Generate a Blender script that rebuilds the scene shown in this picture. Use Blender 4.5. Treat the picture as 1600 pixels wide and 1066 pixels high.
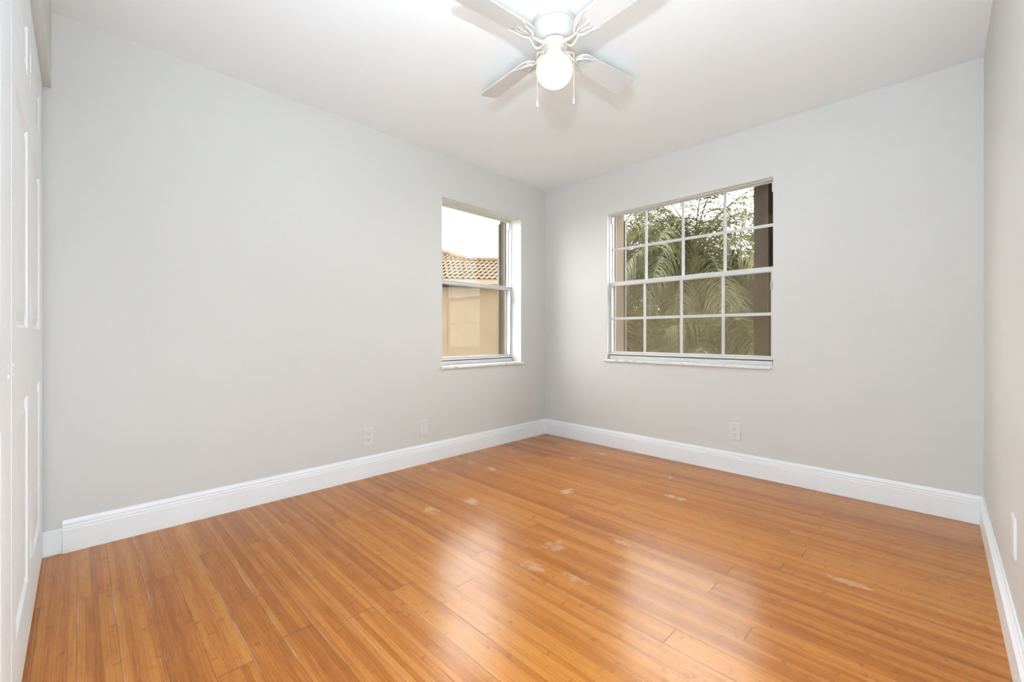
import bpy, bmesh, math, random
from mathutils import Vector, Matrix

for o in list(bpy.data.objects):
    bpy.data.objects.remove(o, do_unlink=True)
SC = bpy.context.scene
COL = SC.collection
PI = math.pi

# ------------------------------------------------------------------ camera
CAM_H = 0.9887
YAW = math.radians(44.8)          # optical axis, turned left of +Y
cam_d = bpy.data.cameras.new('camera')
cam = bpy.data.objects.new('camera', cam_d)
COL.objects.link(cam)
cam.location = (0, 0, CAM_H)
cam.rotation_euler = (PI / 2, 0, YAW)
cam_d.sensor_fit = 'HORIZONTAL'
cam_d.sensor_width = 36.0
cam_d.lens = 672.3 / 1600 * 36.0
cam_d.shift_y = -9.0 / 1600
cam_d.clip_start = 0.01
cam_d.clip_end = 300
SC.camera = cam

# ------------------------------------------------------------------ sky, lamps, exposure
SKY = 12.0
w = bpy.data.worlds.new('overcast_sky')
SC.world = w
w.use_nodes = True
wn = w.node_tree
bgn = wn.nodes['Background']
tc = wn.nodes.new('ShaderNodeTexCoord')
mp = wn.nodes.new('ShaderNodeMapping')
mp.inputs['Scale'].default_value = (1, 1, 2.5)
cl = wn.nodes.new('ShaderNodeTexNoise')
cl.inputs['Scale'].default_value = 1.6
cl.inputs['Detail'].default_value = 3
cr = wn.nodes.new('ShaderNodeValToRGB')
cr.color_ramp.elements[0].position = 0.3
cr.color_ramp.elements[0].color = (0.92, 0.92, 0.93, 1)
cr.color_ramp.elements[1].position = 0.75
cr.color_ramp.elements[1].color = (1.0, 0.985, 0.95, 1)
wn.links.new(tc.outputs['Generated'], mp.inputs['Vector'])
wn.links.new(mp.outputs['Vector'], cl.inputs['Vector'])
wn.links.new(cl.outputs['Fac'], cr.inputs['Fac'])
wn.links.new(cr.outputs['Color'], bgn.inputs['Color'])
bgn.inputs['Strength'].default_value = SKY

# the photographer's hand-held flash, up beside the camera: one bare head, one aimed up at the ceiling; two fill lamps are added below it
FLASH = Vector((-0.168, 0.048, 1.652))
def lamp(name, kind, loc, energy, color, size):
    d = bpy.data.lights.new(name, kind)
    d.energy = energy
    d.color = color
    d.shadow_soft_size = size
    o = bpy.data.objects.new(name, d)
    COL.objects.link(o)
    o.location = loc
    return o
LAMP_TINT = (0.86, 1.0, 1.13)
flash = lamp('flash_head', 'POINT', FLASH, 9.0, LAMP_TINT, 0.035)
def spot(name, loc, energy, aim, size, cone=150):
    o = lamp(name, 'SPOT', loc, energy, LAMP_TINT, size)
    o.data.spot_size = math.radians(cone)
    o.data.spot_blend = 1.0
    o.rotation_euler = (-Vector(aim)).to_track_quat('Z', 'Y').to_euler()
    return o
spot('raised_flash_head', FLASH + Vector((0, 0, -.03)), 99.0, (-0.44, 0.62, 0.64), 0.04, 134)
spot('bounce_fill_lamp', (-0.10, 0.12, 1.05), 58.0, (-0.08, 0.35, 1), 0.20)  # added fill lamp, aimed up to brighten the ceiling and walls
low = lamp('low_fill_lamp', 'POINT', (-0.10, 0.12, 0.50), 45.0, LAMP_TINT, 0.20)  # added fill lamp near the floor, lifts baseboards and far ceiling

vs = SC.view_settings
vs.view_transform = 'Standard'
vs.look = 'None'
vs.gamma = 1.0
vs.use_curve_mapping = False
vs.exposure = -0.01

# ------------------------------------------------------------------ node helpers
class NT:
    def __init__(s, name):
        s.m = bpy.data.materials.new(name)
        s.m.use_nodes = True
        s.t = s.m.node_tree
        s.n = s.t.nodes
        s.b = s.n['Principled BSDF']
        s.out = s.n['Material Output']
    def new(s, typ, **kw):
        n = s.n.new(typ)
        for k, v in kw.items():
            setattr(n, k, v)
        return n
    def link(s, a, b):
        s.t.links.new(a, b)
    def put(s, sock, v):
        if isinstance(v, bpy.types.NodeSocket):
            s.link(v, sock)
        else:
            sock.default_value = v
    def math(s, op, a, b=None, c=None, clamp=False):
        n = s.new('ShaderNodeMath', operation=op, use_clamp=clamp)
        s.put(n.inputs[0], a)
        if b is not None: s.put(n.inputs[1], b)
        if c is not None: s.put(n.inputs[2], c)
        return n.outputs[0]
    def mix(s, fac, a, b, blend='MIX'):
        n = s.new('ShaderNodeMix', data_type='RGBA', blend_type=blend)
        s.put(n.inputs[0], fac)
        s.put(n.inputs[6], a)
        s.put(n.inputs[7], b)
        return n.outputs[2]
    def ss(s, v, lo, hi):
        n = s.new('ShaderNodeMapRange', interpolation_type='SMOOTHSTEP')
        s.put(n.inputs[0], v)
        n.inputs[1].default_value = lo
        n.inputs[2].default_value = hi
        return n.outputs[0]
    def comb(s, x, y, z=0.0):
        n = s.new('ShaderNodeCombineXYZ')
        s.put(n.inputs[0], x); s.put(n.inputs[1], y); s.put(n.inputs[2], z)
        return n.outputs[0]
    def noise(s, vec, scale, detail=2.0, rough=0.5):
        n = s.new('ShaderNodeTexNoise')
        if vec is not None: s.link(vec, n.inputs['Vector'])
        n.inputs['Scale'].default_value = scale
        n.inputs['Detail'].default_value = detail
        n.inputs['Roughness'].default_value = rough
        return n.outputs['Fac']
    def white(s, vec):
        n = s.new('ShaderNodeTexWhiteNoise', noise_dimensions='3D')
        s.link(vec, n.inputs['Vector'])
        return n.outputs['Value']
    def obj(s):
        return s.new('ShaderNodeTexCoord').outputs['Object']
    def ramp(s, fac, stops):
        n = s.new('ShaderNodeValToRGB')
        s.put(n.inputs['Fac'], fac)
        e = n.color_ramp.elements
        e[0].position, e[0].color = stops[0][0], (*stops[0][1], 1)
        e[1].position, e[1].color = stops[-1][0], (*stops[-1][1], 1)
        for p, c in stops[1:-1]:
            k = e.new(p); k.color = (*c, 1)
        return n.outputs['Color']
    def bump(s, h, strength, dist):
        n = s.new('ShaderNodeBump')
        n.inputs['Strength'].default_value = strength
        n.inputs['Distance'].default_value = dist
        s.link(h, n.inputs['Height'])
        s.link(n.outputs['Normal'], s.b.inputs['Normal'])
    def set(s, **kw):
        for k, v in kw.items():
            s.put(s.b.inputs[k.replace('_', ' ')], v)
        return s

def painted(name, col, rough=0.6, scale=60, var=0.03, bump=0.12, bd=0.002, spec=0.5):
    t = NT(name)
    o = t.obj()
    f = t.noise(o, scale, 3)
    g = t.noise(o, 1.3, 2)
    k = t.math('ADD', t.math('MULTIPLY', f, 0.5), t.math('MULTIPLY', g, 0.5))
    lo = tuple(c * (1 - var) for c in col); hi = tuple(min(1, c * (1 + var)) for c in col)
    t.set(Base_Color=t.ramp(k, [(0.3, lo), (0.7, hi)]), Roughness=rough)
    t.b.inputs['Specular IOR Level'].default_value = spec
    if bump: t.bump(f, bump, bd)
    return t.m

M = {}
M['wall'] = painted('wall_paint', (0.660, 0.655, 0.628), 0.55, 220, 0.012, 0.10, 0.001, 0.3)
M['ceiling'] = painted('ceiling_paint', (0.86, 0.885, 0.89), 0.8, 260, 0.01, 0.12, 0.001, 0.2)
M['trim'] = painted('trim_gloss_white', (0.86, 0.885, 0.90), 0.35, 40, 0.01, 0.02, 0.001)
M['door'] = painted('door_white', (0.81, 0.84, 0.855), 0.6, 90, 0.01, 0.04, 0.001)
M['fan'] = painted('fan_white_enamel', (0.575, 0.56, 0.535), 0.35, 50, 0.01, 0.0)
M['blade'] = painted('fan_blade_white', (0.64, 0.63, 0.61), 0.45, 30, 0.02, 0.03, 0.001)
M['groove'] = painted('dark_vent', (0.18, 0.175, 0.17), 0.7, 50, 0.05, 0.0)
M['vinyl'] = painted('window_white_aluminium', (0.62, 0.61, 0.60), 0.4, 50, 0.02, 0.0)
M['sill_edge'] = None
M['plate'] = painted('plate_white_plastic', (0.70, 0.69, 0.67), 0.35, 50, 0.01, 0.0)
M['slot'] = painted('slot_dark', (0.06, 0.055, 0.05), 0.6, 50, 0.1, 0.0)
M['alum'] = painted('grey_aluminium', (0.42, 0.43, 0.44), 0.4, 80, 0.04, 0.0)
M['bronze'] = painted('bronze_shutter', (0.069, 0.051, 0.038), 0.5, 60, 0.1, 0.05, 0.002)
M['reveal'] = painted('brown_stucco', (0.165, 0.121, 0.085), 0.9, 120, 0.18, 0.5, 0.004)
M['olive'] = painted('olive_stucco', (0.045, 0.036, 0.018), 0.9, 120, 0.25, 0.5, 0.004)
M['stucco'] = painted('tan_stucco', (0.204, 0.149, 0.094), 0.9, 35, 0.07, 0.6, 0.006)
M['stucco_trim'] = painted('pink_stucco', (0.212, 0.149, 0.104), 0.9, 35, 0.05, 0.5, 0.006)
M['fascia'] = painted('fascia_peach', (0.154, 0.108, 0.072), 0.7, 20, 0.05, 0.1, 0.004)
M['tan'] = painted('tan_plastic', (0.55, 0.36, 0.22), 0.5, 80, 0.06, 0.0)
M['boundary'] = painted('boundary_render', (0.099, 0.072, 0.046), 0.9, 20, 0.12, 0.4, 0.006)
M['bark'] = painted('palm_bark', (0.13, 0.105, 0.075), 0.95, 25, 0.3, 0.6, 0.01)

def marble():
    t = NT('marble_sill')
    o = t.obj()
    n1 = t.noise(o, 14, 6, 0.7)
    v = t.ramp(n1, [(0.36, (0.50, 0.48, 0.45)), (0.46, (0.76, 0.755, 0.74)), (0.7, (0.82, 0.815, 0.80))])
    t.set(Base_Color=v, Roughness=0.3)
    return t.m
M['marble'] = marble()

def glass():
    t = NT('window_glass')
    t.n.remove(t.b)
    tr = t.new('ShaderNodeBsdfTransparent')
    tr.inputs['Color'].default_value = (0.97, 0.98, 0.975, 1)
    gl = t.new('ShaderNodeBsdfGlossy')
    gl.inputs['Roughness'].default_value = 0.01
    lw = t.new('ShaderNodeLayerWeight')          # Schlick reflectance of a thin pane, the same from both sides
    lw.inputs['Blend'].default_value = 0.5
    fr = t.math('ADD', t.math('MULTIPLY', t.math('POWER', lw.outputs['Facing'], 5.0), 0.5), 0.009)
    mx = t.new('ShaderNodeMixShader')
    t.link(fr, mx.inputs[0])
    t.link(tr.outputs[0], mx.inputs[1])
    t.link(gl.outputs[0], mx.inputs[2])
    t.link(mx.outputs[0], t.out.inputs['Surface'])
    return t.m
M['glass'] = glass()

def screen():
    t = NT('insect_screen_mesh')
    t.n.remove(t.b)
    tr = t.new('ShaderNodeBsdfTransparent')
    df = t.new('ShaderNodeBsdfDiffuse')
    df.inputs['Color'].default_value = (0.32, 0.255, 0.165, 1)
    o = t.obj()
    f = t.math('ADD', t.math('MULTIPLY', t.noise(o, 6, 2), 0.06), 0.22)
    mx = t.new('ShaderNodeMixShader')
    t.link(f, mx.inputs[0])
    t.link(tr.outputs[0], mx.inputs[1])
    t.link(df.outputs[0], mx.inputs[2])
    t.link(mx.outputs[0], t.out.inputs['Surface'])
    return t.m
M['screen'] = screen()

def globe_mat():
    t = NT('lit_opal_glass')
    lw = t.new('ShaderNodeLayerWeight')
    lw.inputs['Blend'].default_value = 0.35
    c = t.ramp(lw.outputs['Facing'], [(0.0, (1.0, 0.80, 0.48)), (0.70, (1.0, 0.76, 0.36)), (0.92, (0.9, 0.62, 0.22)), (1.0, (0.6, 0.40, 0.12))])
    t.set(Base_Color=(0.9, 0.88, 0.8, 1), Roughness=0.3, Emission_Color=c, Emission_Strength=GLOBE)
    return t.m
GLOBE = 2.6
M['globe'] = globe_mat()

def leaf(name, lo, mid, hi, trans=0.25):
    t = NT(name)
    o = t.obj()
    n = t.noise(o, 5.0, 3)
    c = t.ramp(n, [(0.3, lo), (0.5, mid), (0.72, hi)])
    t.set(Base_Color=c, Roughness=0.5)
    tl = t.new('ShaderNodeBsdfTranslucent')
    t.link(c, tl.inputs['Color'])
    mx = t.new('ShaderNodeMixShader')
    mx.inputs[0].default_value = trans
    t.link(t.b.outputs[0], mx.inputs[1])
    t.link(tl.outputs[0], mx.inputs[2])
    t.link(mx.outputs[0], t.out.inputs['Surface'])
    return t.m
M['frond'] = leaf('palm_frond_green', (0.033, 0.034, 0.009), (0.057, 0.060, 0.015), (0.107, 0.098, 0.032))
M['frond2'] = leaf('palm_frond_olive', (0.038, 0.034, 0.010), (0.072, 0.067, 0.020), (0.130, 0.109, 0.037))
M['shrub'] = leaf('shrub_olive', (0.042, 0.036, 0.011), (0.077, 0.065, 0.020), (0.127, 0.100, 0.034))
M['russet'] = leaf('russet_leaf', (0.058, 0.040, 0.024), (0.099, 0.070, 0.040), (0.148, 0.112, 0.065))
M['grass'] = painted('lawn', (0.053, 0.051, 0.022), 0.95, 30, 0.3, 0.6, 0.02)

def tile_mat():
    t = NT('clay_roof_tile')
    o = t.obj()
    a = t.noise(o, 1.1, 3)
    b = t.noise(o, 9, 3)
    k = t.math('ADD', t.math('MULTIPLY', a, 0.6), t.math('MULTIPLY', b, 0.4))
    c = t.ramp(k, [(0.3, (0.059, 0.036, 0.018)), (0.5, (0.081, 0.053, 0.028)), (0.7, (0.098, 0.071, 0.040))])
    t.set(Base_Color=c, Roughness=0.85)
    t.bump(b, 0.4, 0.01)
    return t.m
M['tile'] = tile_mat()

STAINS = [(-1.675, 2.176, .035, .05, .9), (-1.134, 2.562, .06, .028, .8), (-1.984, 1.646, .06, .035, .7), (-2.029, 1.404, .05, .035, .55),
          (-1.285, 1.571, .05, .05, .6), (-1.239, 1.364, .06, .035, .5), (-1.077, 1.821, .05, .02, .55), (-0.259, 2.169, .06, .022, .75),
          (-2.074, 2.819, .06, .03, .35), (-2.001, 3.077, .06, .03, .4), (-2.596, 2.153, .06, .03, .45), (-2.625, 1.833, .05, .03, .35),
          (-2.588, 2.606, .07, .025, .3), (-1.342, 2.907, .05, .03, .35), (-2.342, 2.157, .06, .03, .35), (-1.045, 1.421, .06, .02, .4)]
def floor_mat():
    t = NT('bamboo_floor')
    W, L, Y0 = 0.0948, 1.83, 0.375
    o = t.obj()
    sp = t.new('ShaderNodeSeparateXYZ')
    t.link(o, sp.inputs[0])
    X, Y = sp.outputs[0], sp.outputs[1]
    r = t.math('ADD', t.math('DIVIDE', t.math('SUBTRACT', Y, Y0), W), 100.0)
    row = t.math('FLOOR', r)
    fr = t.math('SUBTRACT', r, row)
    rr = t.white(t.comb(row, 3.3))
    par = t.math('MODULO', row, 2.0)
    u = t.math('DIVIDE', t.math('ADD', t.math('ADD', X, 0.56 + 10 * L),
               t.math('ADD', t.math('MULTIPLY', par, L / 2), t.math('MULTIPLY', t.math('SUBTRACT', rr, 0.5), 0.28))), L)
    pl = t.math('FLOOR', u)
    fu = t.math('SUBTRACT', u, pl)
    pid = t.white(t.comb(row, pl, 1.7))
    # five strips across a plank, each with its own tone and bamboo knuckles
    s5 = t.math('FLOOR', t.math('MULTIPLY', fr, 5.0))
    sid = t.white(t.comb(t.math('MULTIPLY', row, 7.0), s5, t.math('MULTIPLY', pl, 3.0)))
    dist = t.noise(o, 60, 2)
    xw = t.math('ADD', X, t.math('MULTIPLY', t.math('SUBTRACT', dist, 0.5), 0.03))
    kn = t.math('ADD', t.math('DIVIDE', xw, 0.24), t.math('MULTIPLY', sid, 17.0))
    kid = t.math('FLOOR', kn)
    fk = t.math('SUBTRACT', kn, kid)
    knr = t.white(t.comb(kid, sid, row))
    kd = t.math('MULTIPLY', t.math('ABSOLUTE', t.math('SUBTRACT', fk, 0.5)), 0.24)
    knuck = t.math('MULTIPLY', t.math('SUBTRACT', 1.0, t.ss(kd, 0.002, 0.009)), t.ss(knr, 0.35, 0.9))
    spots = t.ss(t.noise(t.comb(t.math('MULTIPLY', X, 30.0), t.math('MULTIPLY', Y, 75.0)), 1.0, 2), 0.62, 0.74)
    grain = t.noise(t.comb(t.math('MULTIPLY', X, 5.0), t.math('MULTIPLY', Y, 260.0)), 1.0, 3, 0.6)
    fine = t.noise(t.comb(t.math('MULTIPLY', X, 12.0), t.math('MULTIPLY', Y, 700.0)), 1.0, 2, 0.6)
    blot = t.noise(o, 3.0, 3)
    k = t.math('ADD', t.math('MULTIPLY', sid, 0.24), t.math('MULTIPLY', pid, 0.15))
    k = t.math('ADD', k, t.math('MULTIPLY', grain, 0.66))
    k = t.math('ADD', k, t.math('MULTIPLY', fine, 0.34))
    k = t.math('ADD', k, t.math('MULTIPLY', t.math('SUBTRACT', blot, 0.5), 0.12))
    c = t.ramp(k, [(0.38, FL[0]), (0.60, FL[1]), (0.82, FL[2])])
    mott = t.noise(o, 34, 4, 0.65)
    c = t.mix(t.math('MULTIPLY', t.ss(mott, 0.5, 0.75), 0.32), c, (0.30, 0.098, 0.012, 1))
    vein = t.math('ABSOLUTE', t.math('SUBTRACT', t.noise(t.comb(t.math('MULTIPLY', X, 60.0), t.math('MULTIPLY', Y, 110.0)), 1.0, 3, 0.6), 0.5))
    c = t.mix(t.math('MULTIPLY', t.math('SUBTRACT', 1.0, t.ss(vein, 0.004, 0.022)), 0.24), c, (0.22, 0.072, 0.012, 1))
    c = t.mix(t.math('MULTIPLY', knuck, 0.5), c, (0.22, 0.072, 0.014, 1))
    c = t.mix(t.math('MULTIPLY', spots, 0.16), c, (0.23, 0.078, 0.016, 1))
    # joints: long seams thin, end seams a little wider; some long seams worn pale
    dl = t.math('MULTIPLY', t.math('MINIMUM', fr, t.math('SUBTRACT', 1.0, fr)), W)
    de = t.math('MULTIPLY', t.math('MINIMUM', fu, t.math('SUBTRACT', 1.0, fu)), L)
    ml = t.math('SUBTRACT', 1.0, t.ss(dl, 0.0006, 0.0020))
    me = t.math('SUBTRACT', 1.0, t.ss(de, 0.0008, 0.0022))
    gap = t.math('MAXIMUM', t.math('MULTIPLY', ml, t.math('ADD', t.math('MULTIPLY', rr, 0.5), 0.4)), t.math('MULTIPLY', me, 0.8))
    c = t.mix(gap, c, (0.14, 0.055, 0.018, 1))
    pale = t.math('MULTIPLY', t.math('SUBTRACT', 1.0, t.ss(t.math('MULTIPLY', fr, W), 0.0014, 0.0052)),
                  t.math('MULTIPLY', t.ss(t.white(t.comb(row, 9.1)), 0.25, 0.6), t.ss(t.noise(o, 2.2, 4), 0.46, 0.60)))
    c = t.mix(t.math('MULTIPLY', pale, 0.6), c, (0.62, 0.44, 0.27, 1))
    # scuffed finish
    tot = None
    nz = t.noise(o, 26, 4, 0.7)
    for (sx, sy, ax, ay, am) in STAINS:
        ex = t.math('DIVIDE', t.math('SUBTRACT', X, sx), ax)
        ey = t.math('DIVIDE', t.math('SUBTRACT', Y, sy), ay)
        d = t.math('ADD', t.math('MULTIPLY', ex, ex), t.math('MULTIPLY', ey, ey))
        d = t.math('ADD', d, t.math('MULTIPLY', t.math('SUBTRACT', nz, 0.5), 7.5))
        m = t.math('MULTIPLY', t.math('SUBTRACT', 1.0, t.ss(d, -0.6, 1.5)), am)
        tot = m if tot is None else t.math('MAXIMUM', tot, m)
    c = t.mix(t.math('MULTIPLY', tot, 0.62), c, (0.62, 0.47, 0.32, 1))
    ro = t.math('ADD', t.math('MULTIPLY', t.noise(o, 9, 4, 0.65), 0.09), 0.185)
    ro = t.math('ADD', ro, t.math('MULTIPLY', tot, 0.25))
    t.set(Base_Color=c, Roughness=ro)
    t.b.inputs['IOR'].default_value = 1.42
    t.b.inputs['Coat Weight'].default_value = 0.0
    t.b.inputs['Coat Roughness'].default_value = 0.22
    h = t.math('SUBTRACT', t.math('MULTIPLY', t.noise(o, 7, 2), 0.35), gap)
    h = t.math('ADD', h, t.math('MULTIPLY', grain, 0.08))
    t.bump(h, 0.22, 0.0015)
    return t.m
FL = [(0.225, 0.060, 0.007), (0.41, 0.128, 0.015), (0.56, 0.215, 0.034)]
M['floor'] = floor_mat()

# ------------------------------------------------------------------ mesh helpers
class MB:
    def __init__(s):
        s.bm = bmesh.new()
    def face(s, pts, mi=0):
        f = s.bm.faces.new([s.bm.verts.new(p) for p in pts])
        f.material_index = mi
        return f
    def box(s, a, b, mi=0):
        x0, y0, z0 = a; x1, y1, z1 = b
        x0, x1 = min(x0, x1), max(x0, x1); y0, y1 = min(y0, y1), max(y0, y1); z0, z1 = min(z0, z1), max(z0, z1)
        v = [s.bm.verts.new(p) for p in [(x0, y0, z0), (x1, y0, z0), (x1, y1, z0), (x0, y1, z0), (x0, y0, z1), (x1, y0, z1), (x1, y1, z1), (x0, y1, z1)]]
        for q in [(0, 3, 2, 1), (4, 5, 6, 7), (0, 1, 5, 4), (1, 2, 6, 5), (2, 3, 7, 6), (3, 0, 4, 7)]:
            s.bm.faces.new([v[i] for i in q]).material_index = mi
        return s
    def ring_loft(s, rings, close=True, cap=True):
        vs_ = [[s.bm.verts.new(p) for p in r] for r in rings]
        n = len(vs_[0])
        for a, b in zip(vs_, vs_[1:]):
            for i in range(n if close else n - 1):
                j = (i + 1) % n
                s.bm.faces.new([a[i], a[j], b[j], b[i]])
        if cap:
            s.bm.faces.new(list(reversed(vs_[0])))
            s.bm.faces.new(vs_[-1])
        return s
    def lathe(s, prof, c, n=48, cap=True):
        return s.ring_loft([[(c[0] + r * math.cos(2 * PI * i / n), c[1] + r * math.sin(2 * PI * i / n), c[2] + z) for i in range(n)] for r, z in prof], True, cap)
    def tube(s, pts, rad, n=8):
        pts = [Vector(p) for p in pts]
        if not isinstance(rad, (list, tuple)): rad = [rad] * len(pts)
        rings = []
        up = Vector((0, 0, 1))
        for i, p in enumerate(pts):
            d = (pts[min(i + 1, len(pts) - 1)] - pts[max(i - 1, 0)]).normalized()
            a = d.cross(up)
            if a.length < 1e-3: a = d.cross(Vector((1, 0, 0)))
            a.normalize(); b = a.cross(d).normalized()
            rings.append([p + rad[i] * (math.cos(2 * PI * k / n) * a + math.sin(2 * PI * k / n) * b) for k in range(n)])
        return s.ring_loft(rings)
    def sweep(s, prof, path):
        """open profile points given by function path(k, (t, z)) for each path station"""
        s.ring_loft([[path(k, q) for q in prof] for k in (0, 1)], True, True)
        return s
    def build(s, name, mats, parent=None, smooth=False, bevel=0.0, seg=2, fix=True):
        bm = s.bm
        if fix:
            bmesh.ops.recalc_face_normals(bm, faces=bm.faces)
        if parent is not None:
            bm.transform(Matrix.Translation(-parent_loc(parent)))
        me = bpy.data.meshes.new(name)
        bm.to_mesh(me); bm.free()
        for m in (mats if isinstance(mats, (list, tuple)) else [mats]):
            me.materials.append(m)
        if smooth:
            for p in me.polygons: p.use_smooth = True
        o = bpy.data.objects.new(name, me)
        COL.objects.link(o)
        if parent is not None: o.parent = parent
        if bevel:
            md = o.modifiers.new('bevel', 'BEVEL')
            md.width = bevel; md.segments = seg; md.limit_method = 'ANGLE'; md.angle_limit = math.radians(40)
        if smooth:
            md = o.modifiers.new('edges', 'EDGE_SPLIT')
            md.split_angle = math.radians(42)
        return o

def parent_loc(p):
    v = Vector((0, 0, 0))
    while p is not None:
        v += p.location
        p = p.parent
    return v
def tag(o, label=None, cat=None, group=None, kind=None):
    if label: o['label'] = label
    if cat: o['category'] = cat
    if group: o['group'] = group
    if kind: o['kind'] = kind
    return o
def empty(name, loc, label, cat, group=None, kind=None):
    o = bpy.data.objects.new(name, None)
    o.empty_display_size = 0.1
    COL.objects.link(o)
    o.location = loc
    return tag(o, label, cat, group, kind)

# ------------------------------------------------------------------ room shell
XA, YB, XD, YC, H = -2.827, 3.324, 0.165, -0.087, 2.44
YCB = -0.72            # back of the closet
TA = 0.295              # outer wall thickness
YF = -0.113            # front face of the closet doors
CL0, CL1 = -0.34, XA   # closet opening
HEAD = 2.096

b = MB(); b.box((XA - .02, YCB - .1, -.12), (XD + .02, YB + .02, 0))
tag(b.build('floor', M['floor']), 'scuffed orange-brown bamboo plank floor', 'floor', kind='structure')
b = MB(); b.box((XA - TA, YCB - .1, H), (XD + .12, YB + TA, H + .12))
tag(b.build('ceiling', M['ceiling']), 'smooth white ceiling above the fan', 'ceiling', kind='structure')

AW = dict(a0=2.053, a1=2.968, z0=0.738, z1=2.100, fr=0.120)    # window in the left wall (along y)
BW = dict(a0=-2.102, a1=-0.801, z0=0.778, z1=2.066, fr=0.030)  # window in the back wall (along x)

def holed_wall(axis, face, sgn, lo, hi, win, name, label, ext):
    """wall slab with a window opening; inner face at `face`, growing outward by sgn; outer layers carry other paint"""
    b = MB()
    FR = win['fr']            # depth of the inner reveal
    def bx(p0, p1, t0, t1, z0, z1, mi):
        if axis == 0:
            b.box((face + sgn * t0, p0, z0), (face + sgn * t1, p1, z1), mi)
        else:
            b.box((p0, face + sgn * t0, z0), (p1, face + sgn * t1, z1), mi)
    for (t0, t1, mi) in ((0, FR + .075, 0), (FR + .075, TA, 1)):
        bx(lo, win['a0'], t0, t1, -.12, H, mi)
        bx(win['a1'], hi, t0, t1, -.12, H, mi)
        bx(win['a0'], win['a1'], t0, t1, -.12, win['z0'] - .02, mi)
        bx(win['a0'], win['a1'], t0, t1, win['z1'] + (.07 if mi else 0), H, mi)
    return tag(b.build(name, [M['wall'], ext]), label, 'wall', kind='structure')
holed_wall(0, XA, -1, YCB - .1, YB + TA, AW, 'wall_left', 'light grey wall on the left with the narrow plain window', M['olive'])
holed_wall(1, YB, 1, XA, XD + .12, BW, 'wall_back', 'light grey wall on the right half with the gridded window', M['reveal'])
b = MB(); b.box((XD, YCB - .1, -.12), (XD + .12, YB, H))
tag(b.build('wall_right', M['wall']), 'light grey wall running along the right edge', 'wall', kind='structure')
b = MB()
b.box((XA, YC - .115, HEAD), (CL0, YC, H))
b.box((CL0, YC - .115, 0), (XD, YC, H))
tag(b.build('wall_front', M['wall']), 'light grey header wall above the closet doors at the left edge', 'wall', kind='structure')
b = MB(); b.box((XA, YCB - .1, 0), (XD, YCB, H))
tag(b.build('wall_closet', M['wall']), 'closet rear wall hidden behind the white bifold doors', 'wall', kind='structure')

# baseboards: stepped colonial profile, (projection, height)
PROF = [(0, 0), (.016, 0), (.016, .104), (.0135, .107), (.0145, .116), (.0105, .121), (.0115, .131), (.007, .138), (.005, .146), (0, .146)]
def board(name, label, fn, ends):
    b = MB()
    b.ring_loft([[fn(e(q[0]) if callable(e) else e, q) for q in PROF] for e in ends], True, True)
    return tag(b.build(name, M['trim']), label, 'baseboard', kind='structure')
board('baseboard_left', 'tall white stepped baseboard along the left wall', lambda s, q: (XA + q[0], s, q[1]), [-0.052, lambda t: YB - t])
board('baseboard_back', 'tall white stepped baseboard under the gridded window', lambda s, q: (s, YB - q[0], q[1]), [lambda t: XA + t, lambda t: XD - t])
board('baseboard_right', 'tall white stepped baseboard along the right edge wall', lambda s, q: (XD - q[0], s, q[1]), [YC + .001, lambda t: YB - t])
b = MB(); b.box((XA, YCB, 0), (XA + .007, -0.052, .112))
tag(b.build('baseboard_closet', M['trim'], bevel=.002), 'short plain white baseboard piece running into the closet', 'baseboard', kind='structure')

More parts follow.
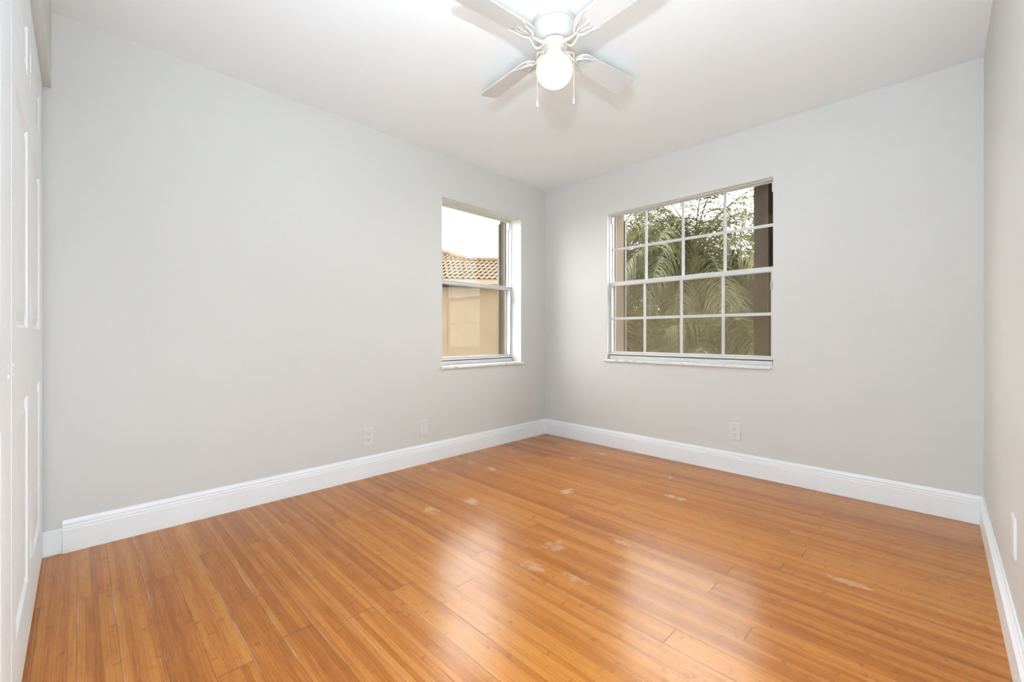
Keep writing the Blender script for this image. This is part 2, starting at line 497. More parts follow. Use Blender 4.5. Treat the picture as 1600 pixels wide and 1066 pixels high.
# ------------------------------------------------------------------ windows
# local frame: a = along the wall, t = outward from the inner wall face, z up
def make_window(n, win, tomap, label, grid, sill_rng, tabs):
    a0, a1, z0, z1 = win['a0'], win['a1'], win['z0'], win['z1']
    FR = win['fr']
    root = empty('window_%d' % n, tomap((a0 + a1) / 2, FR, z0), label, 'window', kind='structure')
    def bx(b, p, q):
        b.box(tomap(*p), tomap(*q))
    # fixed outer frame
    t0, t1 = FR, FR + .075
    fw = .008
    b = MB()
    bx(b, (a0, t0, z0), (a0 + fw, t1, z1)); bx(b, (a1 - fw, t0, z0), (a1, t1, z1))
    bx(b, (a0 + fw, t0, z1 - fw), (a1 - fw, t1, z1))
    bx(b, (a0 + fw, t0 - .012, z0), (a1 - fw, t1, z0 + .042))
    bx(b, (a0 + fw, t0 - .012, z0 + .030), (a1 - fw, t0 - .004, z0 + .050))
    b.build('frame', M['vinyl'], root, bevel=.0025)
    zm = (win.get('zm') or (z0 + z1) / 2)
    def sash(name, ta, tb, za, zb, top, bot, side, gcols, gridon):
        i0, i1 = a0 + fw, a1 - fw
        b = MB()
        bx(b, (i0, ta, za), (i0 + side, tb, zb)); bx(b, (i1 - side, ta, za), (i1, tb, zb))
        bx(b, (i0 + side, ta, za), (i1 - side, tb, za + bot)); bx(b, (i0 + side, ta, zb - top), (i1 - side, tb, zb))
        s = b.build(name, M['vinyl'], root, bevel=.003)
        gz0, gz1 = za + bot, zb - top
        tm = (ta + tb) / 2
        b = MB(); bx(b, (i0 + side - .004, tm + .001, gz0 - .004), (i1 - side + .004, tm + .005, gz1 + .004))
        b.build('glass_pane', M['glass'], s)
        if gridon:
            mw = .021
            b = MB()
            for k in range(1, 4):
                x = i0 + side + (i1 - i0 - 2 * side) * gcols[k - 1]
                bx(b, (x - mw / 2, tm - .008, gz0), (x + mw / 2, tm, gz1))
            zc = (gz0 + gz1) / 2
            bx(b, (i0 + side, tm - .0085, zc - mw / 2), (i1 - side, tm - .0005, zc + mw / 2))
            b.build('muntin_grid', M['vinyl'], s, bevel=.002)
        return s
    cols = (0.25, 0.5, 0.75)
    up = sash('upper_sash', FR + .038, FR + .062, zm - .016, z1 - fw, .006, .034, .009, cols, grid)
    lo = sash('lower_sash', FR + .006, FR + .032, z0 + .043, zm + .020, .036, .024, .014, cols, grid)
    b = MB(); bx(b, (a0 + fw, FR + .034, zm + .004), (a1 - fw, FR + .038, zm + .012))
    b.build('weather_strip', M['alum'], up)
    if not grid:
        b = MB(); bx(b, (a0 + fw, FR + .0045, zm + .002), (a1 - fw, FR + .006, zm + .007))
        b.build('rail_groove', M['alum'], lo)
    # lift tabs on the bottom rail
    for x in tabs:
        b = MB()
        bx(b, (x - .03, FR - .006, z0 + .040), (x + .03, FR + .006, z0 + .050))
        bx(b, (x - .03, FR - .010, z0 + .034), (x + .03, FR - .006, z0 + .050))
        b.build('lift_tab', M['vinyl'], lo, bevel=.002)
    for x in (a0 + fw + .004, a1 - fw - .016):
        b = MB(); bx(b, (x, FR - .004, zm - .14), (x + .012, FR + .006, zm - .08))
        b.build('side_latch', M['alum'], lo, bevel=.002)
    for x in (a0 + fw, a1 - fw - .012):
        b = MB(); bx(b, (x, FR + .020, z1 - .085), (x + .012, FR + .038, z1 - fw - .01))
        b.build('balance_cap', M['vinyl'], root, bevel=.002)
    # insect screen over the lower half, outside
    b = MB()
    g0, g1, h0, h1 = a0 + fw, a1 - fw, z0 + .043, zm
    for p, q in (((g0, FR + .066, h0), (g0 + .014, FR + .074, h1)), ((g1 - .014, FR + .066, h0), (g1, FR + .074, h1)),
                 ((g0 + .014, FR + .066, h0), (g1 - .014, FR + .074, h0 + .014)), ((g0 + .014, FR + .066, h1 - .014), (g1 - .014, FR + .074, h1))):
        bx(b, p, q)
    sf = b.build('screen_frame', M['alum'], root)
    b = MB(); bx(b, (g0 + .012, FR + .0695, h0 + .012), (g1 - .012, FR + .0705, h1 - .012))
    b.build('screen_mesh', M['screen'], sf)
    # marble stool
    b = MB()
    s0, s1 = sill_rng
    bx(b, (a0, 0, z0 - .02), (a1, FR + .05, z0))
    bx(b, (s0, -.024, z0 - .021), (s1, 0, z0))
    b.build('window_sill', M['marble'], root, bevel=.004, seg=3)
    # storm-shutter tracks on the outer reveal
    for x, sg in ((a0, 1), (a1, -1)):
        b = MB()
        bx(b, (x, FR + .085, z0), (x + sg * .012, FR + .105, z1))
        bx(b, (x, TA - .006, z0 - .0), (x + sg * .010, TA + .02, z1 + .0))
        b.build('shutter_track', M['bronze'], root, bevel=.002)
    return root
mapA = lambda a, t, z: Vector((XA - t, a, z))
mapB = lambda a, t, z: Vector((a, YB + t, z))
AW['zm'] = 1.440
BW['zm'] = 1.442
make_window(1, AW, mapA, 'narrow plain sash window in the left wall facing the tiled roof', False, (2.033, 2.988), (2.20, 2.78))
make_window(2, BW, mapB, 'wide sash window with a white grid facing the palms', True, (-2.125, -0.812), (-1.63, -0.98))

# folded storm shutter hanging outside the gridded window, right side
def accordion(loc, z0, z1, label):
    root = empty('storm_shutter', loc, label, 'shutter')
    n = 7
    pts = []
    for i in range(n + 1):
        pts.append((loc[0] + .040 + i * .028, loc[1] + (.050 if i % 2 else .115)))
    for i in range(n):
        b = MB()
        (x0, y0), (x1, y1) = pts[i], pts[i + 1]
        d = Vector((x1 - x0, y1 - y0, 0)).normalized(); nn = Vector((-d.y, d.x, 0)) * .003
        ring = [Vector((x0, y0, 0)) + nn, Vector((x1, y1, 0)) + nn, Vector((x1, y1, 0)) - nn, Vector((x0, y0, 0)) - nn]
        b.ring_loft([[(p.x, p.y, z) for p in ring] for z in (z0, z1)])
        b.build('slat', M['bronze'], root)
    b = MB(); b.box((loc[0] - .022, loc[1] + .01, z0), (loc[0] + .070, loc[1] + .045, z1))
    b.build('lead_post', M['reveal'], root, bevel=.003)  # lighter brown than the slats: the stack's lit face put into the colour
    for z in (z0 - .03, z1):
        b = MB(); b.box((loc[0] - .03, loc[1], z), (loc[0] + .26, loc[1] + .125, z + .03))
        b.build('end_rail', M['bronze'], root, bevel=.003)
    return root
accordion(Vector((-0.985, YB + TA + .004, BW['z0'])), BW['z0'] - .01, BW['z1'] + .12, 'folded bronze storm shutter stacked outside the gridded window at its right side')

# ------------------------------------------------------------------ closet bifold doors
def make_leaf(x0, x1, p0, p1, root, z0=.014, z1=2.088):
    """panelled leaf, front face towards +y at YF"""
    b = MB()
    th = .032
    xs = [x0, p0, p1, x1]
    zs = [z0, .21, .80, 1.01, 1.63, 1.80, 1.96, z1]
    panels = {(1, 1), (1, 3), (1, 5)}
    V = lambda x, z, d=0: (x, YF - d, z)
    for i in range(3):
        for j in range(7):
            a, c, e, f = xs[i], xs[i + 1], zs[j], zs[j + 1]
            if (i, j) not in panels:
                b.face([V(a, e), V(c, e), V(c, f), V(a, f)])
                continue
            rings = []
            for ins, d in ((0, 0), (.010, .007), (.020, .008), (.045, .0025)):
                rings.append([V(a + ins, e + ins, d), V(c - ins, e + ins, d), V(c - ins, f - ins, d), V(a + ins, f - ins, d)])
            for r, q in zip(rings, rings[1:]):
                for k in range(4):
                    b.face([r[k], r[(k + 1) % 4], q[(k + 1) % 4], q[k]])
            b.face(rings[-1])
    bk = [V(x0, z0, th), V(x1, z0, th), V(x1, z1, th), V(x0, z1, th)]
    fr = [V(x0, z0), V(x1, z0), V(x1, z1), V(x0, z1)]
    b.face(bk)
    for k in range(4):
        b.face([fr[k], fr[(k + 1) % 4], bk[(k + 1) % 4], bk[k]])
    bmesh.ops.remove_doubles(b.bm, verts=b.bm.verts, dist=1e-5)
    return b.build('door_leaf', M['door'], root)
def make_bifold(n, xl, xm, xr, pl, pr, knob_x, label):
    root = empty('door_%d' % n, ((xl + xr) / 2, YF, 0), label, 'door', kind='structure')
    make_leaf(xl, xm - .002, pl[0], pl[1], root)
    lf = make_leaf(xm + .002, xr, pr[0], pr[1], root)
    for dz in (-.012, .012):
        b = MB()
        b.ring_loft([[(knob_x + r * math.cos(2 * PI * i / 16), YF + t, .905 + dz + r * math.sin(2 * PI * i / 16)) for i in range(16)] for r, t in [(.0055, 0), (.0055, .0012), (.003, .0022)]])
        b.build('pull_screw', M['plate'], lf, smooth=True)
    for z in (.25, 1.05, 1.86):
        b = MB(); b.box((xm - .0015, YF - .02, z), (xm + .0015, YF + .0015, z + .06))
        b.build('hinge', M['door'], lf)
    b = MB(); b.box((xl, YF - .045, 2.090), (xr, YF - .003, HEAD))
    b.build('top_track', M['vinyl'], root)
    return root
make_bifold(1, -2.805, -2.140, -1.572, (-2.605, -2.245), (-2.035, -1.675), -1.598, 'white panelled bifold closet door nearest the left wall')
make_bifold(2, -1.562, -0.950, -0.345, (-1.365, -1.060), (-0.840, -0.460), -1.50, 'second white bifold closet door, its edge at the far left of the photo')

# small tan guide left on the floor by the door
root = empty('door_guide', (-1.545, -0.078, 0), 'small tan plastic guide piece on the floor at the closet door foot', 'guide')
b = MB()
b.box((-1.560, -0.092, 0), (-1.530, -0.062, .003))
b.build('base_plate', M['tan'], root, bevel=.001)
b = MB()
b.box((-1.560, -0.092, .003), (-1.556, -0.066, .018)); b.box((-1.536, -0.074, .003), (-1.531, -0.062, .010))
b.build('upright_tab', M['tan'], root, bevel=.001)

# ------------------------------------------------------------------ wall plates
def make_plate(name, cx, cz, tomap, label, kind, w_=.076, h_=.124, group=None):
    """tomap(a, d, z): a along the wall, d out from the wall"""
    base = tomap(cx, 0, cz)
    root = empty(name, base, label, 'outlet' if kind == 'duplex' else 'wall plate', group)
    def loft(b, rings):
        b.ring_loft([[tomap(*p) for p in r] for r in rings])
    def rect(a, z, hw, hh, d):
        return [(a - hw, d, z - hh), (a + hw, d, z - hh), (a + hw, d, z + hh), (a - hw, d, z + hh)]
    b = MB()
    loft(b, [rect(cx, cz, w_ / 2, h_ / 2, 0), rect(cx, cz, w_ / 2, h_ / 2, .003), rect(cx, cz, w_ / 2 - .004, h_ / 2 - .004, .006)])
    pl = b.build('cover_plate', M['plate'], root)
    if kind == 'duplex':
        for s in (-1, 1):
            zc = cz + s * .0195
            b = MB()
            pts = []
            for i in range(28):
                an = 2 * PI * i / 28
                pts.append((cx + .0168 * math.cos(an), zc + max(-.0125, min(.0125, .0168 * math.sin(an)))))
            loft(b, [[(x, .0055, z) for x, z in pts], [(x, .0078, z) for x, z in pts], [(cx + (x - cx) * .94, .0084, zc + (z - zc) * .94) for x, z in pts]])
            rc = b.build('receptacle', M['plate'], root)
            for dx, hh in ((-.0063, .0045), (.0063, .0038)):
                b = MB(); loft(b, [rect(cx + dx, zc + .003, .0012, hh, .0078), rect(cx + dx, zc + .003, .0012, hh, .0086)])
                b.build('slot', M['slot'], rc)
            b = MB()
            c_ = [(cx + .0026 * math.cos(2 * PI * i / 14), zc - .0075 + .0026 * math.sin(2 * PI * i / 14)) for i in range(14)]
            loft(b, [[(x, .0078, z) for x, z in c_], [(x, .0086, z) for x, z in c_]])
            b.build('ground_hole', M['slot'], rc)
    scr = [0.0] if kind == 'duplex' else [-.042, .042]
    for sz in scr:
        b = MB()
        c_ = [(cx + .0032 * math.cos(2 * PI * i / 14), cz + sz + .0032 * math.sin(2 * PI * i / 14)) for i in range(14)]
        loft(b, [[(x, .0055, z) for x, z in c_], [(x, .0068, z) for x, z in c_]])
        b.build('screw', M['plate'], root)
    return root
wA = lambda a, d, z: Vector((XA + d, a, z))
wB = lambda a, d, z: Vector((a, YB - d, z))
wD = lambda a, d, z: Vector((XD - d, a, z))
make_plate('wall_outlet', 1.422, .281, wA, 'white duplex power outlet low on the left wall', 'duplex')
make_plate('blank_plate', 1.876, .271, wA, 'blank white cover plate low on the left wall, right of the outlet', 'blank')
make_plate('wall_outlet', -1.042, .297, wB, 'white duplex power outlet below the gridded window', 'duplex')
make_plate('blank_plate', 2.025, .372, wD, 'white cover plate seen edge-on on the right edge wall', 'blank')

# ------------------------------------------------------------------ ceiling fan with globe light
FX, FY = -1.269, 1.558
fan = empty('ceiling_fan', (FX, FY, H), 'white four-blade ceiling fan with one lit glass globe and two pull chains', 'ceiling fan')
fc = (FX, FY, H)
b = MB(); b.lathe([(.100, 0), (.103, -.004), (.103, -.020), (.100, -.022)], fc, 64)
b.build('canopy_band', M['fan'], fan, smooth=True)
b = MB(); b.lathe([(.0985, -.0215), (.0985, -.0255)], fc, 64)
vent = b.build('vent_gap', M['groove'], fan, smooth=True)
b = MB()
for i in range(60):
    a = 2 * PI * i / 60
    c, s = math.cos(a), math.sin(a)
    p = [(.0985, -.6), (.1005, -.6), (.1005, .6), (.0985, .6)]
    ring = [(FX + r * c - k * .004 * s, FY + r * s + k * .004 * c) for r, k in p]
    b.ring_loft([[(x, y, H + z) for x, y in ring] for z in (-.0255, -.0215)])
b.build('vent_rib', M['fan'], vent)
b = MB(); b.lathe([(.100, -.0255), (.1015, -.029), (.100, -.045), (.094, -.062), (.082, -.078), (.068, -.088), (.061, -.091)], fc, 64)
b.build('motor_housing', M['fan'], fan, smooth=True)
b = MB(); b.lathe([(.056, -.091), (.056, -.096)], fc, 48)
b.build('shadow_groove', M['groove'], fan)
b = MB(); b.lathe([(.058, -.096), (.0635, -.099), (.0635, -.108), (.058, -.116), (.048, -.121), (.044, -.122)], fc, 48)
b.build('flywheel_hub', M['fan'], fan, smooth=True)
b = MB(); b.lathe([(.044, -.122), (.0385, -.125), (.0375, -.142), (.042, -.146), (.047, -.152), (.047, -.159)], fc, 40)
fit = b.build('light_fitter', M['fan'], fan, smooth=True)
for a in (0.6, 2.7, 4.8):
    b = MB()
    c, s = math.cos(a), math.sin(a)
    b.tube([(FX + .046 * c, FY + .046 * s, H - .1555), (FX + .054 * c, FY + .054 * s, H - .1555)], .0035, 10)
    b.build('thumb_screw', M['fan'], fit)
b = MB()
R0, RZ, ZC = .0835, .075, -.222
a0_ = math.asin(.042 / R0)
prof = [(R0 * math.sin(a), ZC + RZ * math.cos(a)) for a in [a0_ + (PI - .02 - a0_) * i / 25 for i in range(26)]]
b.lathe(prof, fc, 56)
b.build('globe_shade', M['globe'], fan, smooth=True)

def bezier(p, n):
    out = []
    for i in range(n + 1):
        t = i / n; u = 1 - t
        out.append(tuple(u ** 3 * p[0][k] + 3 * u * u * t * p[1][k] + 3 * u * t * t * p[2][k] + t ** 3 * p[3][k] for k in range(len(p[0]))))
    return out
PITCH = math.radians(-12)
ZB = -.112
def blade_pt(r, s, z):
    """blade-local point: r outwards, s across, z above the blade plane; pitched about the blade's long axis"""
    return (r, s * math.cos(PITCH) - z * math.sin(PITCH), ZB + s * math.sin(PITCH) + z * math.cos(PITCH))
def rotz(p, a):
    return (FX + p[0] * math.cos(a) - p[1] * math.sin(a), FY + p[0] * math.sin(a) + p[1] * math.cos(a), H + p[2])
for q in range(4):
    A = math.radians(-7) + q * PI / 2
    # blade outline, rounded at tip and root
    out = []
    hw0, hw1, r0, r1 = .050, .062, .150, .535
    for (cx_, cy_, rad, s0, s1) in ((r1 - .03, hw1 - .03, .03, 90, 0), (r1 - .03, -hw1 + .03, .03, 0, -90)):
        for i in range(7):
            a = math.radians(s0 + (s1 - s0) * i / 6)
            out.append((cx_ + rad * math.cos(a), cy_ + rad * math.sin(a)))
    for i in range(11):
        a = math.radians(-90 - 180 * i / 10)
        out.append((r0 + .035 + .045 * math.cos(a), hw0 * math.sin(a)))
    b = MB()
    b.ring_loft([[rotz(blade_pt(x, y, z), A) for x, y in out] for z in (0, .006)])
    bl = b.build('fan_blade', M['blade'], fan, bevel=.0012)
    # scrolled blade iron: curling arm and three leaf prongs under the blade
    b = MB()
    for sgn in (-1, 1):
        arm = bezier([(.055, sgn * .012, -.108), (.075, sgn * .034, -.150), (.112, sgn * .020, -.150), (.150, sgn * .006, -.126)], 14)
        b.tube([rotz(p, A) for p in arm], [.0045] * 15, 8)
        pr = bezier([(.135, sgn * .006, 0), (.165, sgn * .045, 0), (.185, sgn * .025, 0), (.232, sgn * .052, 0)], 14)
        b.tube([rotz(blade_pt(p[0], p[1], -.004 + -.010 * (1 - i / 14)), A) for i, p in enumerate(pr)], [.0055 + .002 * math.sin(PI * i / 14) - .003 * (i / 14) for i in range(15)], 8)
        pr = bezier([(.150, sgn * .014, 0), (.180, sgn * .008, 0), (.190, sgn * .030, 0), (.212, sgn * .022, 0)], 10)
        b.tube([rotz(blade_pt(p[0], p[1], -.004), A) for p in pr], [.004] * 11, 6)
    b.tube([rotz(p, A) for p in bezier([(.055, 0, -.106), (.080, 0, -.120), (.110, 0, -.128), (.150, 0, -.122)], 8)], [.007, .007, .007, .0065, .006, .006, .006, .006, .006], 8)
    b.tube([rotz(blade_pt(p, 0, -.004), A) for p in (.145, .175, .205, .225)], [.006, .0055, .004, .0015], 8)
    plate = [(.140, .010), (.160, .030), (.180, .030), (.196, .040), (.200, .014), (.214, .0), (.200, -.014), (.196, -.040), (.180, -.030), (.160, -.030), (.140, -.010)]
    b.ring_loft([[rotz(blade_pt(x, y, z), A) for x, y in plate] for z in (-.004, -.0005)])
    irn = b.build('blade_iron', M['fan'], fan, smooth=True)
    for sx, sy in ((.170, .018), (.170, -.018), (.200, 0)):
        b = MB()
        c_ = rotz(blade_pt(sx, sy, -.006), A)
        b.lathe([(.001, -.0025), (.0035, -.001), (.004, .002)], c_, 10)
        b.build('screw', M['fan'], irn, smooth=True)
# pull chains hang beside the globe from short stems on the fitter (right axis of the room diagonal)
rx, ry = math.cos(YAW), math.sin(YAW)
for off, zend in ((-.080, -.365), (.090, -.350)):
    cx_, cy_ = FX + off * rx, FY + off * ry
    b = MB()
    sgn = 1 if off > 0 else -1
    b.tube([(FX + sgn * .037 * rx, FY + sgn * .037 * ry, H - .134), (FX + off * .75 * rx, FY + off * .75 * ry, H - .134), (cx_, cy_, H - .142), (cx_, cy_, H - .170)], .0018, 6)
    z = -.170
    b.tube([(cx_, cy_, H + z), (cx_, cy_, H + zend)], .0011, 6)
    ch = b.build('pull_chain', M['fan'], fan)
    b = MB(); b.lathe([(.0015, .004), (.003, 0), (.0042, -.012), (.0058, -.022), (.0055, -.026), (.002, -.027)], (cx_, cy_, H + zend), 16)
    b.build('pull_knob', M['fan'], ch, smooth=True)

# ------------------------------------------------------------------ outside: ground and neighbour
GZ = -0.25
b = MB(); b.box((-40, -20, GZ - .2), (15, 40, GZ))
tag(b.build('lawn', M['grass']), 'olive lawn between the houses', 'lawn', kind='structure')

def neighbour():
    A = math.radians(7.5)
    Fv = Vector((-math.sin(YAW), math.cos(YAW), 0)); Rv = Vector((math.cos(YAW), math.sin(YAW), 0))
    U = Rv * math.cos(A) + Fv * math.sin(A)          # along the eave
    N = Fv * math.cos(A) - Rv * math.sin(A)          # into the house
    O = Fv * 15.0 + Rv * (-60 / 672.3 * 15.0)
    ZE, CT, DZ, WAVE = 3.00, .32, .16, .185
    def W(u, n, z):
        p = O + U * u + N * n
        return (p.x, p.y, z)
    root = empty('neighbour_house', W(0, 3, GZ), 'tan stucco house next door with a clay tile roof outside the narrow window', 'house')
    def block(name, mat, u0, u1, n0, n1, z0, z1):
        b = MB()
        b.ring_loft([[W(u0, n0, z), W(u1, n0, z), W(u1, n1, z), W(u0, n1, z)] for z in (z0, z1)])
        return b.build(name, mat, root)
    block('wall', M['stucco'], -7, 1.6, .45, 7, GZ, ZE - .30)
    block('corner_band', M['stucco_trim'], -2.6, -.93, .42, .45, GZ, ZE - .30)
    block('fascia', M['fascia'], -7.3, 1.9, .0, .06, ZE - .22, ZE - .045)
    block('soffit', M['fascia'], -7.3, 1.9, .06, .45, ZE - .24, ZE - .22)
    # tile courses; the upper ones stop at the hip
    ends = [1.9] * 6 + [-.15, -.58, -1.0, -1.45, -1.9, -2.4]
    b = MB()
    for k, ue in enumerate(ends):
        u0 = -7.3
        n = int((ue - u0) / WAVE * 10)
        rows = []
        for (nn, z, amp) in ((k * CT - .03, ZE + k * DZ - .035, .031), (k * CT - .03, ZE + k * DZ + .000, .031), ((k + 1) * CT + .03, ZE + (k + 1) * DZ - .042, .030)):
            line = []
            for i in range(n + 1):
                u = u0 + (ue - u0) * i / n
                c = math.cos(2 * PI * (u + .03 * k) / WAVE)
                line.append(b.bm.verts.new(W(u, nn, z + amp * (c if c > 0 else .8 * c))))
            rows.append(line)
        for ra, rb in zip(rows, rows[1:]):
            for i in range(n):
                b.bm.faces.new([ra[i], ra[i + 1], rb[i + 1], rb[i]])
    b.build('tile_slope', M['tile'], root, smooth=True)
    b = MB()
    for k, ue in enumerate(ends):
        lo_, hi_ = k * CT + .02, (k + 1) * CT + .06
        zl, zh = ZE + k * DZ, ZE + (k + 1) * DZ + .03
        b.ring_loft([[W(u, lo_, zl - .07), W(u, hi_, zh - .07), W(u, hi_, zh - .14), W(u, lo_, zl - .14)] for u in (-7.3, ue + (.25 if k > 5 else 0))])
    b.ring_loft([[W(u, 6 * CT - .02, ZE + 6 * DZ - .1), W(u, 6 * CT - .02, ZE + 6 * DZ + .03), W(u, 7.3, ZE - .2)] for u in (-7.3, 1.9)])
    b.build('roof_deck', M['tile'], root)
    def caps(name, p0, p1, cnt):
        p0, p1 = Vector(p0), Vector(p1)
        d = (p1 - p0)
        side = Vector((d.x, d.y, 0)).normalized().cross(Vector((0, 0, 1)))
        b = MB()
        for k in range(cnt):
            a0, a1 = p0 + d * (k / cnt), p0 + d * ((k + 1.12) / cnt)
            rings = []
            for c, r, up in ((a0, .105, .035), (a1, .135, .075)):
                rings.append([c + side * r * math.cos(a) + Vector((0, 0, up + r * math.sin(a) - .06)) for a in [-.5 + (PI + 1.0) * i / 12 for i in range(13)]])
            b.ring_loft(rings, True, True)
        b.build(name, M['tile'], root, smooth=True)
    caps('ridge_capping', W(-.1, 6.15 * CT, ZE + 6.05 * DZ), W(1.9, 6.15 * CT, ZE + 6.05 * DZ), 10)
    caps('hip_capping', W(-.1, 6.1 * CT, ZE + 6.1 * DZ), W(-2.5, 12.0 * CT, ZE + 12.0 * DZ), 9)
    return root
neighbour()

b = MB()
b.box((-22, 23.4, GZ), (8, 23.6, 1.85)); b.box((-22, 23.35, 1.85), (8, 23.65, 1.93))
tag(b.build('boundary_wall', M['boundary']), 'low brown rendered garden wall behind the palms', 'garden wall')

# ------------------------------------------------------------------ outside: palms and shrubs
rng = random.Random(11)
def frond_mesh(b, base, az, elev, length, droop, nl, leaf_len, hang, wid, rg):
    """pinnate palm frond: arching stalk with two ranks of drooping leaflets"""
    d = Vector((math.cos(az), math.sin(az), 0))
    side = Vector((-d.y, d.x, 0))
    pts = []
    p = Vector(base)
    e = elev
    n = 14
    for i in range(n + 1):
        pts.append(p.copy())
        p = p + (d * math.cos(e) + Vector((0, 0, math.sin(e)))) * (length / n)
        e -= droop / n * (0.5 + 1.0 * i / n)
    b.tube(pts, [.024 * (1 - .8 * i / n) for i in range(n + 1)], 5)
    for j in range(nl):
        f = .14 + .86 * j / nl
        k = f * n
        i = min(int(k), n - 1)
        c = pts[i].lerp(pts[i + 1], k - i)
        ax = (pts[i + 1] - pts[i]).normalized()
        ll = leaf_len * (0.55 + 0.75 * math.sin(PI * min(1, f * .85 + .1))) * rg.uniform(.8, 1.15)
        for sgn in (-1, 1):
            out = (side * sgn * rg.uniform(.7, 1.0) + ax * rg.uniform(.45, .8) + Vector((0, 0, rg.uniform(-.25, .35)))).normalized()
            q0 = c
            dirv = out.copy()
            prev = None
            wv = ax.cross(out).normalized().cross(out).normalized() * wid
            seg = 4
            for s in range(seg + 1):
                t = s / seg
                wd = wid * (1 - t * .85) * (.6 + .4 * min(1, t * 6))
                wx = ax.lerp(Vector((0, 0, 1)).cross(dirv), .3)
                wx = (wx - wx.dot(dirv) * dirv)
                if wx.length < 1e-4: wx = side
                wx = wx.normalized() * wd
                a_, b_ = b.bm.verts.new(q0 + wx), b.bm.verts.new(q0 - wx)
                if prev: b.bm.faces.new([prev[0], prev[1], b_, a_])
                prev = (a_, b_)
                q0 = q0 + dirv * (ll / seg)
                dirv = (dirv + Vector((0, 0, -hang / seg * (0.6 + t)))).normalized()
def make_palm(loc, top, nf, length, label, mat, seed, spread=(-.15, 1.25), leaf_len=.85, hang=3.2, lean=(0, 0)):
    rg = random.Random(seed)
    root = empty('palm_tree', loc, label, 'palm tree')
    L0 = Vector(loc)
    crown = L0 + Vector((lean[0], lean[1], top))
    b = MB()
    pts = [L0.lerp(crown, i / 10) for i in range(11)]
    b.tube(pts, [.14 - .03 * i / 10 + (.014 if i % 2 else 0) for i in range(11)], 10)
    b.build('trunk', M['bark'], root, smooth=True)
    for k in range(nf):
        az = k * 2.39996 + rg.uniform(-.25, .25)
        el = spread[0] + (spread[1] - spread[0]) * ((k + .5) / nf) + rg.uniform(-.08, .08)
        b = MB()
        frond_mesh(b, crown + Vector((0, 0, .03 * k / nf)), az, el, length * rg.uniform(.85, 1.1), rg.uniform(1.5, 2.1), 84, leaf_len, hang, .0102, rg)
        b.build('frond', mat, root, fix=False)
    return root
def P(px, y):                      # a point on the ground at depth y seen past a given bearing of the photo
    d = (px - 800) / 672.3
    dx, dy = -math.sin(YAW) + d * math.cos(YAW), math.cos(YAW) + d * math.sin(YAW)
    return Vector((dx / dy * y, y, GZ))
make_palm(P(1085, 11.7), 3.38, 40, 3.15, 'feathery green palm filling the middle of the gridded window', M['frond'], 3, spread=(-.45, 1.3))
make_palm(P(985, 13.3), 3.98, 36, 3.15, 'feathery palm at the left of the gridded window with sky between its fronds', M['frond2'], 5, spread=(-.4, 1.25), lean=(-.25, 0))
make_palm(P(1165, 12.9), 2.45, 34, 2.72, 'shorter palm at the right of the gridded window beside the bronze shutter', M['frond2'], 8, spread=(-.3, 1.25))
make_palm(P(1035, 17.0), 3.38, 34, 3.40, 'darker palm standing behind the middle palm, near the garden wall', M['frond'], 13, spread=(-.4, 1.3))
make_palm(P(1005, 10.4), 0.58, 24, 2.21, 'low young palm at the lower left of the gridded window', M['frond2'], 21, spread=(.1, 1.3))
make_palm(P(1135, 10.0), 0.49, 24, 2.12, 'low young palm at the lower right of the gridded window', M['frond'], 27, spread=(.1, 1.3))

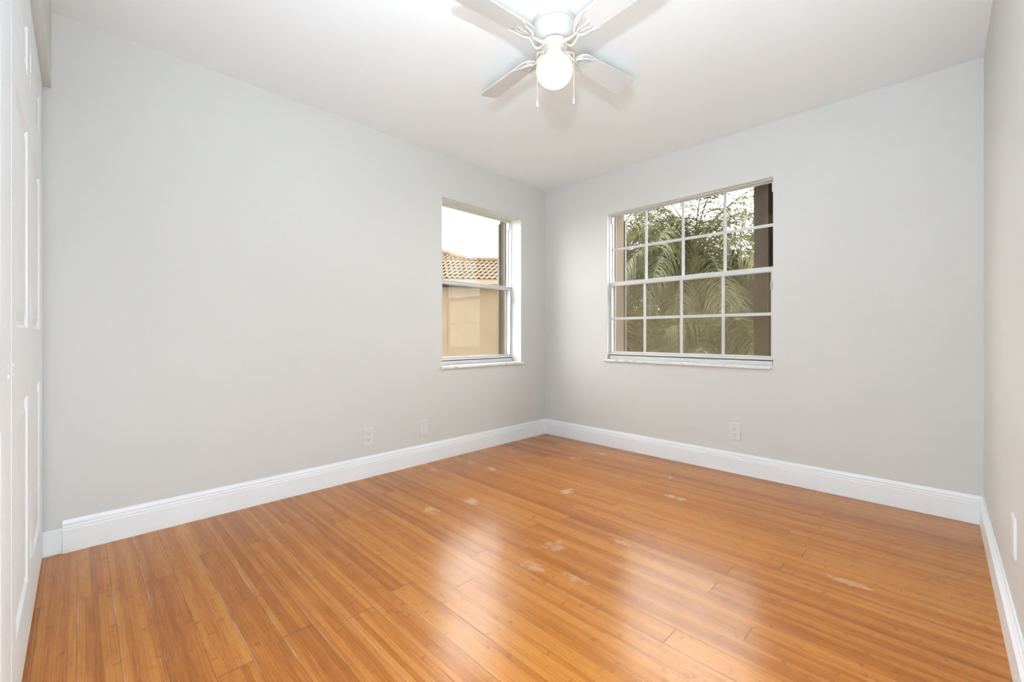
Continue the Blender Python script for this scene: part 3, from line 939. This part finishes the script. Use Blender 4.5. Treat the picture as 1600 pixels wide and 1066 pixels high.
def leaf_cloud(b, c, rad, n, size, rg, flat=1.0):
    for _ in range(n):
        while True:
            v = Vector((rg.uniform(-1, 1), rg.uniform(-1, 1), rg.uniform(-1, 1)))
            if .15 < v.length < 1: break
        v = Vector((v.x * rad[0], v.y * rad[1], v.z * rad[2] * flat)) + Vector(c)
        a = Vector((rg.gauss(0, 1), rg.gauss(0, 1), rg.gauss(0, 1))).normalized()
        d = a.cross(Vector((rg.gauss(0, 1), rg.gauss(0, 1), rg.gauss(0, 1)))).normalized()
        s = size * rg.uniform(.6, 1.3)
        b.face([v - a * s, v + d * s * .35, v + a * s, v - d * s * .35])
def make_bush(name, loc, rad, zc, n, size, mat, label, cat, seed, stems=5):
    rg = random.Random(seed)
    root = empty(name, loc, label, cat)
    L0 = Vector(loc)
    b = MB(); leaf_cloud(b, L0 + Vector((0, 0, zc)), rad, n, size, rg)
    b.build('foliage', mat, root, fix=False)
    b = MB()
    for k in range(stems):
        a = 2 * PI * k / stems + rg.uniform(-.3, .3)
        e = L0 + Vector((math.cos(a) * rad[0] * .55, math.sin(a) * rad[1] * .55, zc + rad[2] * rg.uniform(0, .6)))
        m_ = L0.lerp(e, .5) + Vector((0, 0, .25 * zc))
        b.tube([L0 + Vector((math.cos(a) * .05, math.sin(a) * .05, 0)), m_, e], [.03, .02, .008], 6)
    b.build('stem', M['bark'], root)
    return root
make_bush('shrub', P(985, 14.6), (1.53, 1.36, 0.82), 0.87, 3600, 0.085, M['shrub'], 'dense olive shrub at the lower left beneath the palms', 'shrub', 31)
make_bush('shrub', P(1065, 14.1), (1.70, 1.36, 0.73), 0.78, 3800, 0.085, M['shrub'], 'dense olive shrub under the middle palm', 'shrub', 32)
make_bush('shrub', P(1145, 15.3), (1.87, 1.36, 0.90), 0.95, 2800, 0.093, M['shrub'], 'dense olive shrub at the lower right beneath the palms', 'shrub', 33)
make_bush('tree', P(1165, 19.6), (2.55, 2.04, 2.21), 4.74, 1100, 0.128, M['russet'], 'thin russet-leaved tree behind the palms at the upper right', 'tree', 41, stems=9)
make_bush('tree', P(1030, 20.9), (3.40, 1.70, 2.86), 2.91, 4200, 0.136, M['shrub'], 'olive leafy tree far behind the palms on the left', 'tree', 42, stems=8)
make_bush('tree', P(1110, 21.4), (3.06, 1.36, 2.60), 2.65, 4200, 0.136, M['shrub'], 'olive leafy tree at the garden wall behind the middle palm', 'tree', 43, stems=8)
